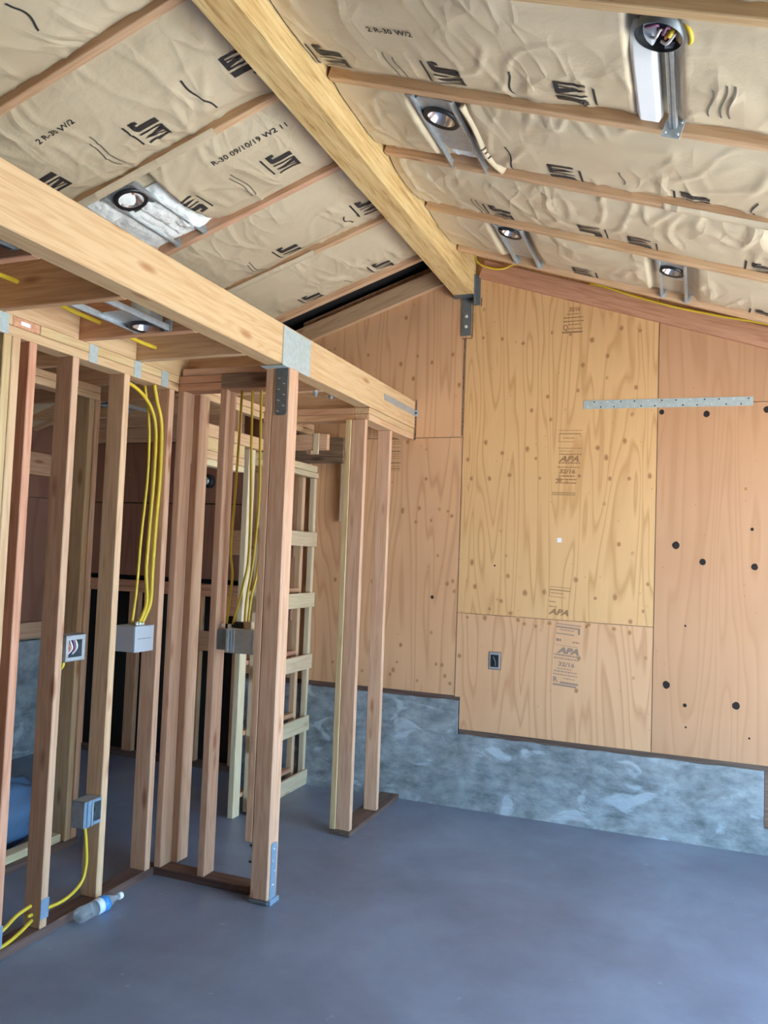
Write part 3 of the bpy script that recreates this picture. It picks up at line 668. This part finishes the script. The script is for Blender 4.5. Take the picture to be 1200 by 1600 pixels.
# ------------------------------------------------------------------ steel straps
st = thing('strap_tie', 'long perforated steel strap nailed across the plywood seam', 'strap', (1.262, -.002, 2.586), (0, .0085, 0))
box('strap_body', -.485, .485, -.0015, .0015, -.027, .027, 'galv_flat', st, 0)
for k in range(24):
    x = -.46 + k * .04; q = lathe('nail_hole', [(0, .001), (.0045, .001), (.0045, 0)], 'blackish' if k % 3 else 'nail', st, 8); q.location = (x, -.0016, .016 if k % 2 else -.016); q.rotation_euler = (PI / 2, 0, 0)
hs_ = thing('end_strap', 'flat steel strap tying the pale beam to the back wall', 'strap', (-.339, 0, 2.568))
box('strap_body', -.0015, .0015, -.59, -.004, -.021, .021, 'galv', hs_, 0)
box('strap_bend', -.002, .02, -.006, -.002, -.021, .021, 'galv', hs_, 0)
q = lathe('bolt_head', [(.007, 0), (.007, .006), (0, .007)], 'blackish', hs_, 6); q.location = (.006, -.006, 0); q.rotation_euler = (PI / 2, 0, 0)
hg = thing('beam_hanger', 'dark steel hanger under the far end of the ridge beam', 'bracket', (-.0115, 0, 3.34))
box('seat', -.07, .07, -.07, -.003, -.006, -.001, 'galv_dark', hg, 0)
box('side_flange', .0672, .0705, -.05, -.003, -.06, .14, 'galv_dark', hg, 0); box('side_flange', .0705, .10, -.006, -.003, -.06, .15, 'galv_dark', hg, 0)
sp = box('bottom_strap', -.024, .044, -.008, -.003, -.26, -.003, 'galv_dark', hg, 0)
for z in (-.13, -.20):
    q = lathe('bolt_head', [(.012, 0), (.012, .009), (.009, .012), (0, .012)], 'nail', sp, 6); q.location = (.010, -.008, z); q.rotation_euler = (PI / 2, .3, 0)
lab = ['first', 'second', 'third', 'fourth']
for i, (a, b_) in enumerate(((-2.90, -2.82), (-2.387, -2.335), (-2.09, -2.04), (-1.885, -1.832))):
    t = prop(box('plate_tie', -1.0, -.998, a, b_, 2.386, 2.463, 'galv_flat', None, 0), '%s grey steel tie on the top plates counting from the picture edge' % lab[i], 'strap', 'ties on the top plates')
t = prop(box('plate_tie', -.745, -.462, -1.7475, -1.7455, 2.39, 2.462, 'stained', None, 0), 'wide brown steel tie on the top plates beside the post', 'strap')
for i, (y, z0, z1, nm) in enumerate(((-2.457, .075, .155, 'blue steel nail plate at the foot of the second stud'), (-2.692, .05, .135, 'blue steel nail plate at the foot of the reddish stud'))):
    t = prop(box('nail_plate', -1.0, -.9975, y - .022, y + .022, z0, z1, 'steel_blue', None, 0), nm, 'plate', 'nail plates')
for i, (y, z) in enumerate(((-1.33, 2.435), (-1.14, 2.458))):
    q = thing('machine_bolt', ['bolt head nearer the post under the beam', 'bolt head nearer the back wall under the beam'][i], 'bolt', (-.431, y, z + .06), (0, 0, 0), 'bolts below the beam')
    o = lathe('bolt_head', [(.020, 0), (.020, .004), (.012, .004), (.012, .016), (0, .017)], 'galv', q, 6, False); o.rotation_euler = (0, -PI / 2, 0); o.location = (-.0, 0, -.055)

# ------------------------------------------------------------------ downlight housings
def housing(label, loc, roty, plate=(-.30, .12), bars=(-.17, .42), xw=.078, open_can=False, r=.068, pmat='galv'):
    t = thing('downlight_housing', label, 'light', loc, (0, roty, 0), 'downlight housings')
    # plate with a round hole, local -z is down, y along the bars
    y0, y1 = plate; n = 32; v = []; f = []
    rect = []
    for k in range(n):
        a = 2 * PI * k / n; ca, sa = math.cos(a), math.sin(a)
        tt = min(xw / max(1e-6, abs(ca)), (y1 if sa > 0 else -y0) / max(1e-6, abs(sa))); rect.append((ca * tt, sa * tt))
    for (x, y), k in zip(rect, range(n)):
        a = 2 * PI * k / n; v += [(r * math.cos(a), r * math.sin(a), 0), (x, y, 0)]
    f = [(2 * k, 2 * ((k + 1) % n), 2 * ((k + 1) % n) + 1, 2 * k + 1) for k in range(n)]
    pl_ = pyd('frame_plate', v, f, pmat, t); 
    cx = [(xw, y0), (xw, y1), (-xw, y1), (-xw, y0)]
    box('side_lip', xw - .002, xw, y0, y1, -.012, .0, 'galv', pl_, 0); box('side_lip', -xw, -xw + .002, y0, y1, -.012, 0, 'galv', pl_, 0)
    lathe('can', [(r, -.004), (r, .13), (0, .13)], 'galv' if not open_can else 'blackish', t, 28)
    lathe('trim_ring', [(r * .84, -.010), (r * 1.10, -.014), (r * 1.16, -.004), (r * 1.16, 0)], 'blackish', t, 32)
    if not open_can:
        rf_ = lathe('reflector', [(r * .86, -.008), (r * .74, .012), (r * .5, .03), (r * .2, .038), (0, .04)], 'reflector', t, 28)
        wq = tube('lamp_wire', [(r * .2, 0, .03), (r * .3, -r * .1, .012), (r * .45, -r * .3, .004)], .006, 'copper_wire', t, 6)
    for sx in (-1, 1):
        hb = box('hanger_bar', sx * (xw + .006) - .005, sx * (xw + .006) + .005, bars[0], bars[1], -.014, .010, 'galv', t, .001)
        box('bar_foot', sx * (xw + .006) - .018, sx * (xw + .006) + .018, bars[1] - .004, bars[1], -.016, .03, 'galv', hb, .001)
        box('bar_foot', sx * (xw + .006) - .018, sx * (xw + .006) + .018, bars[0], bars[0] + .004, -.016, .03, 'galv', hb, .001)
    box('wiring_box', -.05, .05, y1 - .07 if y1 > .2 else y1 - .03, y1 - .002, .004, .06, 'galv', t, .002)
    return t
def on_roof(side, s, y, h): return (side * s, y, zr(s) + h)
housing('downlight housing nearest the ridge beam, bright lens facing down', on_roof(1, .475, -2.135, .012), TH, (-.14, .27), (-.164, .43))
housing('small downlight housing close above the gable rafter and ridge beam end', on_roof(1, .50, -.96, .014), TH, (-.10, .27), (-.105, .47), .066, False, .058)
housing('downlight housing on two bracket legs above the long steel strap', on_roof(1, 1.315, -.915, .016), TH, (-.12, .12), (-.15, .425), .060, False, .055)
housing('downlight housing in white fiberglass above the pale beam', on_roof(-1, .985, -2.195, .012), -TH, (-.095, .10), (-.10, .47), .075, False, .068, 'galv_dark')
housing('downlight housing between the closet joists beside the pale beam', (-.625, -2.49, 2.485), 0, (-.20, .078), (-.345, .04), .072, False, .062)
housing('downlight housing cut by the picture edge above the closet', (-.575, -3.28, 2.50), 0, (-.10, .09), (-.3, -.002), .072, False, .062)
housing('dim downlight housing deep in the closet behind the first studs', (-2.20, -1.70, 2.50), 0, (-.20, .075), (-.29, .038), .072, False, .062)
housing('dim downlight housing deep in the closet near its end wall', (-2.05, -1.13, 2.50), 0, (-.2, .2), (-.11, .39), .072, False, .062)
# open round ceiling box with loose wires on a single bar
t = thing('ceiling_box', 'open round ceiling box with loose wires on a steel bar', 'box', on_roof(1, 1.330, -2.848, .008), (0, TH, 0))
lathe('box_shell', [(.066, -.012), (.068, -.012), (.068, .06), (0, .06)], 'galv_dark', t, 28); o = lathe('box_inside', [(.065, -.010), (.065, .045), (0, .046)], 'blackish', t, 28)
for k, (mt, pts) in enumerate((('purple_wire', [(-.045, .01, .02), (-.035, -.03, -.004), (-.005, -.035, .0), (-.01, .02, .015)]), ('white_wire', [(-.03, .04, .01), (-.01, .01, -.005), (.005, -.025, -.004), (.02, .01, .01)]), ('purple_wire', [(.0, .03, .02), (.012, -.01, -.006), (.02, -.03, 0), (.03, .02, .02)]), ('copper_wire', [(.01, .04, .012), (.02, .0, -.003), (.035, .02, .01)]), ('white_wire', [(.0, .045, .006), (.02, .035, -.004), (.04, .0, .004)]))):
    tube('loose_wire', pts, .0045, mt, t, 6)
lathe('wire_nut', [(.0, -.012), (.007, -.01), (.011, .012), (0, .014)], 'cable', t, 10).location = (.028, -.006, 0)
hb = box('hanger_bar', .012, .036, .05, .50, -.004, .012, 'galv', t, .001); box('bar_groove', .022, .026, .06, .50, -.006, -.004, 'galv_dark', hb, 0)
box('bar_foot', -.006, .056, .498, .502, -.034, .03, 'galv', hb, .001)
for (a, c) in ((.004, -.02), (.046, -.02), (.004, .02), (.046, .02)):
    q = lathe('nail_head', [(.005, 0), (.005, .002), (0, .003)], 'nail', hb, 8); q.location = (a, .498, c); q.rotation_euler = (PI / 2, 0, 0)
prop(tube('power_cable', [on_roof(1, 1.385, -2.90, .03), on_roof(1, 1.408, -2.875, .004), on_roof(1, 1.410, -2.84, .0), on_roof(1, 1.392, -2.81, .012), on_roof(1, 1.375, -2.80, .03)], .006, 'cable'), 'short yellow cable loop beside the open round ceiling box', 'cable')

# ------------------------------------------------------------------ electrical boxes on the studs
def ebox(name, label, x0, x1, y0, y1, z0, z1, openx=True, mat='box_grey', group='wall boxes'):
    t = thing(name, label, 'box', ((x0 + x1) / 2, (y0 + y1) / 2, z0), (0, 0, 0), group)
    hx, hy, h = (x1 - x0) / 2, (y1 - y0) / 2, z1 - z0
    return t, hx, hy, h
t, hx, hy, h = ebox('switch_box', 'open steel wall box with coloured wires on the second stud', -1.06, -.992, -2.432, -2.315, 1.105, 1.217)
for nm, a in (('back_plate', (-hx, -hx + .003, -hy, hy, 0, h)), ('box_side', (-hx, hx, -hy, -hy + .003, 0, h)), ('box_side', (-hx, hx, hy - .003, hy, 0, h)), ('box_side', (-hx, hx, -hy, hy, 0, .003)), ('box_side', (-hx, hx, -hy, hy, h - .003, h))): box(nm, *a, 'galv', t, .0005)
for nm, a in (('face_rim', (hx - .003, hx, -hy, hy, h - .022, h)), ('face_rim', (hx - .003, hx, -hy, hy, 0, .018)), ('face_rim', (hx - .003, hx, -hy, -hy + .018, .018, h - .022)), ('face_rim', (hx - .003, hx, hy - .02, hy, .018, h - .022))): box(nm, *a, 'galv', t, .0005)
for k, mt in enumerate(('cable', 'copper_wire', 'white_wire', 'purple_wire', 'white_wire')):
    tube('loose_wire', [(-.01, -.03 + k * .015, .025), (.01, -.025 + k * .014, .05), (.006, -.03 + k * .016, .07), (-.01, -.025 + k * .015, .09)], .0055, mt, t, 6)
tube('cable_stub', [(-.0, -.03, .0), (.0, -.032, -.02), (-.02, -.035, -.045)], .007, 'cable', t, 6)
t, hx, hy, h = ebox('junction_box', 'grey covered junction box under the yellow cable bundle', -1.075, -.995, -1.985, -1.845, 1.10, 1.222)
box('box_body', -hx - .04, hx - .004, -hy, hy, 0, h, 'box_grey', t, .003); cv = box('cover', hx - .004, hx, -hy, hy, 0, h, 'box_grey', t, .001); box('cover_groove', hx - .0002, hx + .0004, -hy + .02, hy - .02, h * .5, h * .5 + .003, 'galv_dark', cv, 0)
for k in range(3):
    q = lathe('cable_clamp', [(.010, 0), (.010, .014), (.007, .016), (0, .016)], 'nail', t, 8); q.location = (-.01, .0 + k * .022, h)
t, hx, hy, h = ebox('gang_box', 'wide steel gang box spanning between return stud and post', -.712, -.505, -1.74, -1.665, 1.105, 1.222)
box('box_body', -hx + .055, hx, -hy, hy, 0, h, 'galv', t, .003)
for k in range(3): box('device_strap', -hx + .06 + k * .016, -hx + .074 + k * .016, -hy - .004, -hy, .004, h - .004, 'steel_blue' if k == 1 else 'galv', t, .001)
box('open_bay', -hx, -hx + .055, -hy + .01, hy, .01, h - .01, 'galv_dark', t, .001); box('spare_block', .035, .075, -.01, .02, h, h + .035, 'batten', t, .002); box('black_bushing', -.035, .02, .0, .03, h, h + .03, 'blackish', t, .004)
for k in range(2):
    q = lathe('cable_clamp', [(.010, 0), (.010, .014), (.007, .016), (0, .016)], 'nail', t, 8); q.location = (-hx + .012 + k * .04, 0, h)
t, hx, hy, h = ebox('outlet_box', 'steel outlet box low on the third stud above the bottle', -1.065, -.995, -2.262, -2.152, .372, .485)
for nm, a in (('back_plate', (-hx, -hx + .003, -hy, hy, 0, h)), ('box_side', (-hx, hx, -hy, -hy + .003, 0, h)), ('box_side', (-hx, hx, hy - .003, hy, 0, h)), ('box_side', (-hx, hx, -hy, hy, 0, .003)), ('box_side', (-hx, hx, -hy, hy, h - .003, h))): box(nm, *a, 'galv', t, .0005)
mr = box('mud_ring', hx - .003, hx, -hy, -hy + .062, 0, h, 'steel_blue', t, .001); box('ring_rib', hx, hx + .006, -hy + .018, -hy + .03, 0, h, 'steel_blue', mr, .001); box('ring_rib', hx, hx + .006, -hy + .045, -hy + .052, 0, h, 'galv', mr, .001)
box('face_rim', hx - .003, hx, -hy + .062, hy, h - .015, h, 'steel_blue', t, .001); box('face_rim', hx - .003, hx, -hy + .062, hy, 0, .015, 'steel_blue', t, .001)
q = tube('coiled_wire', [(-.005, .02, .03), (.012, .035, .055), (.005, .02, .085), (-.01, .0, .06)], .006, 'blackish', t, 6)
# box cut into the plywood
t = thing('receptacle_box', 'small metal receptacle box cut into the plywood above the footing', 'box', (.261, 0, .90))
for nm, a, mt in (('box_rim', (-.036, -.030, -.006, .0, 0, .104), 'galv'), ('box_rim', (.024, .034, -.006, .0, 0, .104), 'nail'), ('box_rim', (-.03, .024, -.006, 0, .09, .104), 'galv'), ('box_rim', (-.03, .024, -.006, 0, 0, .012), 'galv'), ('box_inside', (-.03, .024, -.003, -.001, .012, .09), 'blackish')): box(nm, *a, mt, t, 0)
tube('loose_wire', [(-.012, -.006, .075), (-.002, -.010, .06), (.004, -.008, .04), (0, -.005, .02)], .004, 'galv_dark', t, 6)
box('cutout_edge', -.042, .040, -.0008, -.0002, -.005, .110, 'stained', t, 0)

# ------------------------------------------------------------------ cables
def cable(label, pts, r=.0065, group='yellow cables', flat=1.0):
    return prop(tube('power_cable', pts, r, 'cable', None, 8, 8, flat), label, 'cable', group)
XB = -1.045
cable('yellow cable arching in from the side to the bundle above the junction box', [(XB - .004, -2.115, 2.372), (XB - .004, -1.99, 2.345), (XB - .004, -1.89, 2.28), (XB - .004, -1.842, 2.17), (XB - .004, -1.838, 1.95), (XB - .004, -1.85, 1.70), (XB - .004, -1.858, 1.48), (XB + .01, -1.86, 1.33), (-1.04, -1.90, 1.235)], .009)
cable('yellow cable dropping straight from the top plate into the junction box', [(XB + .020, -1.905, 2.388), (XB + .020, -1.875, 2.31), (XB + .020, -1.832, 2.2), (XB + .020, -1.822, 1.95), (XB + .020, -1.835, 1.70), (XB + .020, -1.842, 1.48), (XB + .020, -1.845, 1.33), (-1.035, -1.885, 1.235)], .010)
cable('darker yellow cable hanging behind the bundle above the junction box', [(XB - .034, -1.905, 2.388), (XB - .034, -1.858, 2.2), (XB - .034, -1.848, 1.95), (XB - .034, -1.872, 1.65), (XB - .034, -1.885, 1.4), (-1.08, -1.905, 1.222)], .007)
YB = -1.70
cable('leftmost of the four yellow cables feeding the wide gang box', [(-.655, YB, 2.386), (-.661, YB, 2.10), (-.668, YB, 1.85), (-.676, YB, 1.60), (-.660, YB, 1.47), (-.672, YB, 1.33), (-.68, YB, 1.238)], .0065)
cable('second of the four yellow cables feeding the wide gang box', [(-.596, YB, 2.386), (-.588, YB, 2.10), (-.578, YB, 1.87), (-.574, YB, 1.57), (-.60, YB, 1.42), (-.645, YB, 1.238)], .0065)
cable('third of the four yellow cables feeding the wide gang box', [(-.552, YB + .01, 2.386), (-.545, YB + .01, 2.12), (-.537, YB + .01, 1.87), (-.552, YB + .01, 1.57), (-.58, YB + .01, 1.36), (-.585, YB + .01, 1.225)], .0065)
cable('rightmost of the four yellow cables, closest to the post', [(-.512, YB + .02, 2.386), (-.513, YB + .02, 2.1), (-.52, YB + .02, 1.75), (-.535, YB + .02, 1.5), (-.56, YB + .02, 1.38), (-.575, YB + .02, 1.225)], .0065)
cable('yellow cable looping from the low outlet box to the floor plate', [(-1.03, -2.212, .372), (-1.03, -2.195, .27), (-1.03, -2.19, .19), (-1.03, -2.215, .125), (-1.03, -2.30, .09), (-1.04, -2.40, .085), (-1.045, -2.50, .09)], .0075)
cable('upper of two yellow cables crossing the first stud bay', [(-1.04, -2.49, .13), (-1.04, -2.56, .12), (-1.035, -2.63, .095), (-1.04, -2.70, .075)], .0075)
cable('lower of two yellow cables crossing the first stud bay', [(-1.03, -2.49, .075), (-1.02, -2.56, .058), (-1.015, -2.63, .046), (-1.02, -2.72, .042)], .0075)
cable('yellow cable threaded through the closet joists', [(-.90, -3.35, 2.575), (-.905, -3.1, 2.555), (-.91, -2.86, 2.56), (-.90, -2.65, 2.535), (-.90, -2.43, 2.53), (-.89, -2.2, 2.515), (-.90, -2.05, 2.52), (-.9, -1.9, 2.51)], .009)
def on_wall(x, z, y=-.05): return (x, y, z)
cable('short yellow cable draping from the ridge beam end', [on_wall(.045, 3.66, -.05), on_wall(.06, 3.58), on_wall(.10, 3.535, -.055), on_wall(.18, 3.50, -.055), on_wall(.25, 3.495, -.055), on_wall(.31, 3.515, -.05), on_wall(.33, 3.53, -.02)], .007)
cable('yellow cable running down behind the gable rafter', [on_wall(.80, 3.345, -.05), on_wall(.876, 3.322, -.06), on_wall(.954, 3.290, -.06), on_wall(1.106, 3.228, -.06), on_wall(1.327, 3.150, -.06), on_wall(1.576, 3.077, -.06), on_wall(1.815, 3.014, -.06), on_wall(2.1, 2.91, -.06)], .007)

# ------------------------------------------------------------------ loose things
bt = thing('water_bottle', 'clear plastic water bottle lying beside the floor plate', 'bottle', (-.955, -2.312, .0335), (-PI / 2 + .0, 0, -.09))
lathe('bottle_body', [(0, .004), (.02, .0), (.030, .006), (.0325, .02), (.031, .05), (.0325, .06), (.031, .075), (.0325, .09), (.0322, .15), (.030, .165), (.022, .19), (.014, .205), (.0125, .22), (.0125, .235), (0, .236)], 'clear', bt, 24)
lathe('label_band', [(.0328, .128), (.0332, .128), (.0332, .158), (.0328, .158)], 'blue_label', bt, 24); lathe('label_edge', [(.0328, .095), (.0332, .095), (.0332, .1278), (.0328, .1278)], 'white_label', bt, 24)
lathe('cap', [(0.0, .252), (.0145, .252), (.015, .25), (.015, .234), (.0135, .233), (0, .233)], 'sticker', bt, 20)
# blue plastic sheet bundled behind the closet studs
bm = bmesh.new(); bmesh.ops.create_uvsphere(bm, u_segments=40, v_segments=24, radius=1.0)
for v in bm.verts:
    x, y, z = v.co; k = 1 + .16 * noise.noise((x * 2.5, y * 2.5, z * 2.5)) + .07 * noise.noise((x * 7, y * 7, z * 7))
    k += .10 * (1 - abs(noise.noise((x * 4 + 3, y * 3, z * 9)))) ; v.co = Vector((x * .16 * k, y * .46 * k, max(-.86, z) * .18 * k))
o = from_bm('plastic_bundle', bm, 'tarp', None, True); o.location = (-1.92, -2.0, .172); prop(o, 'blue plastic sheet bundled on the floor behind the closet studs', 'plastic sheet')
# round black vent pipe in the dark closet wall
t = thing('pipe_stub', 'round black pipe stub poking from the dark closet wall', 'pipe', (-1.95, 0, 2.10), (PI / 2, 0, 0))
lathe('pipe_collar', [(.028, .05), (.05, .05), (.052, .04), (.052, 0)], 'blackish', t, 24); lathe('pipe_core', [(0, .062), (.022, .06), (.027, .05), (.027, 0)], 'galv', t, 20)
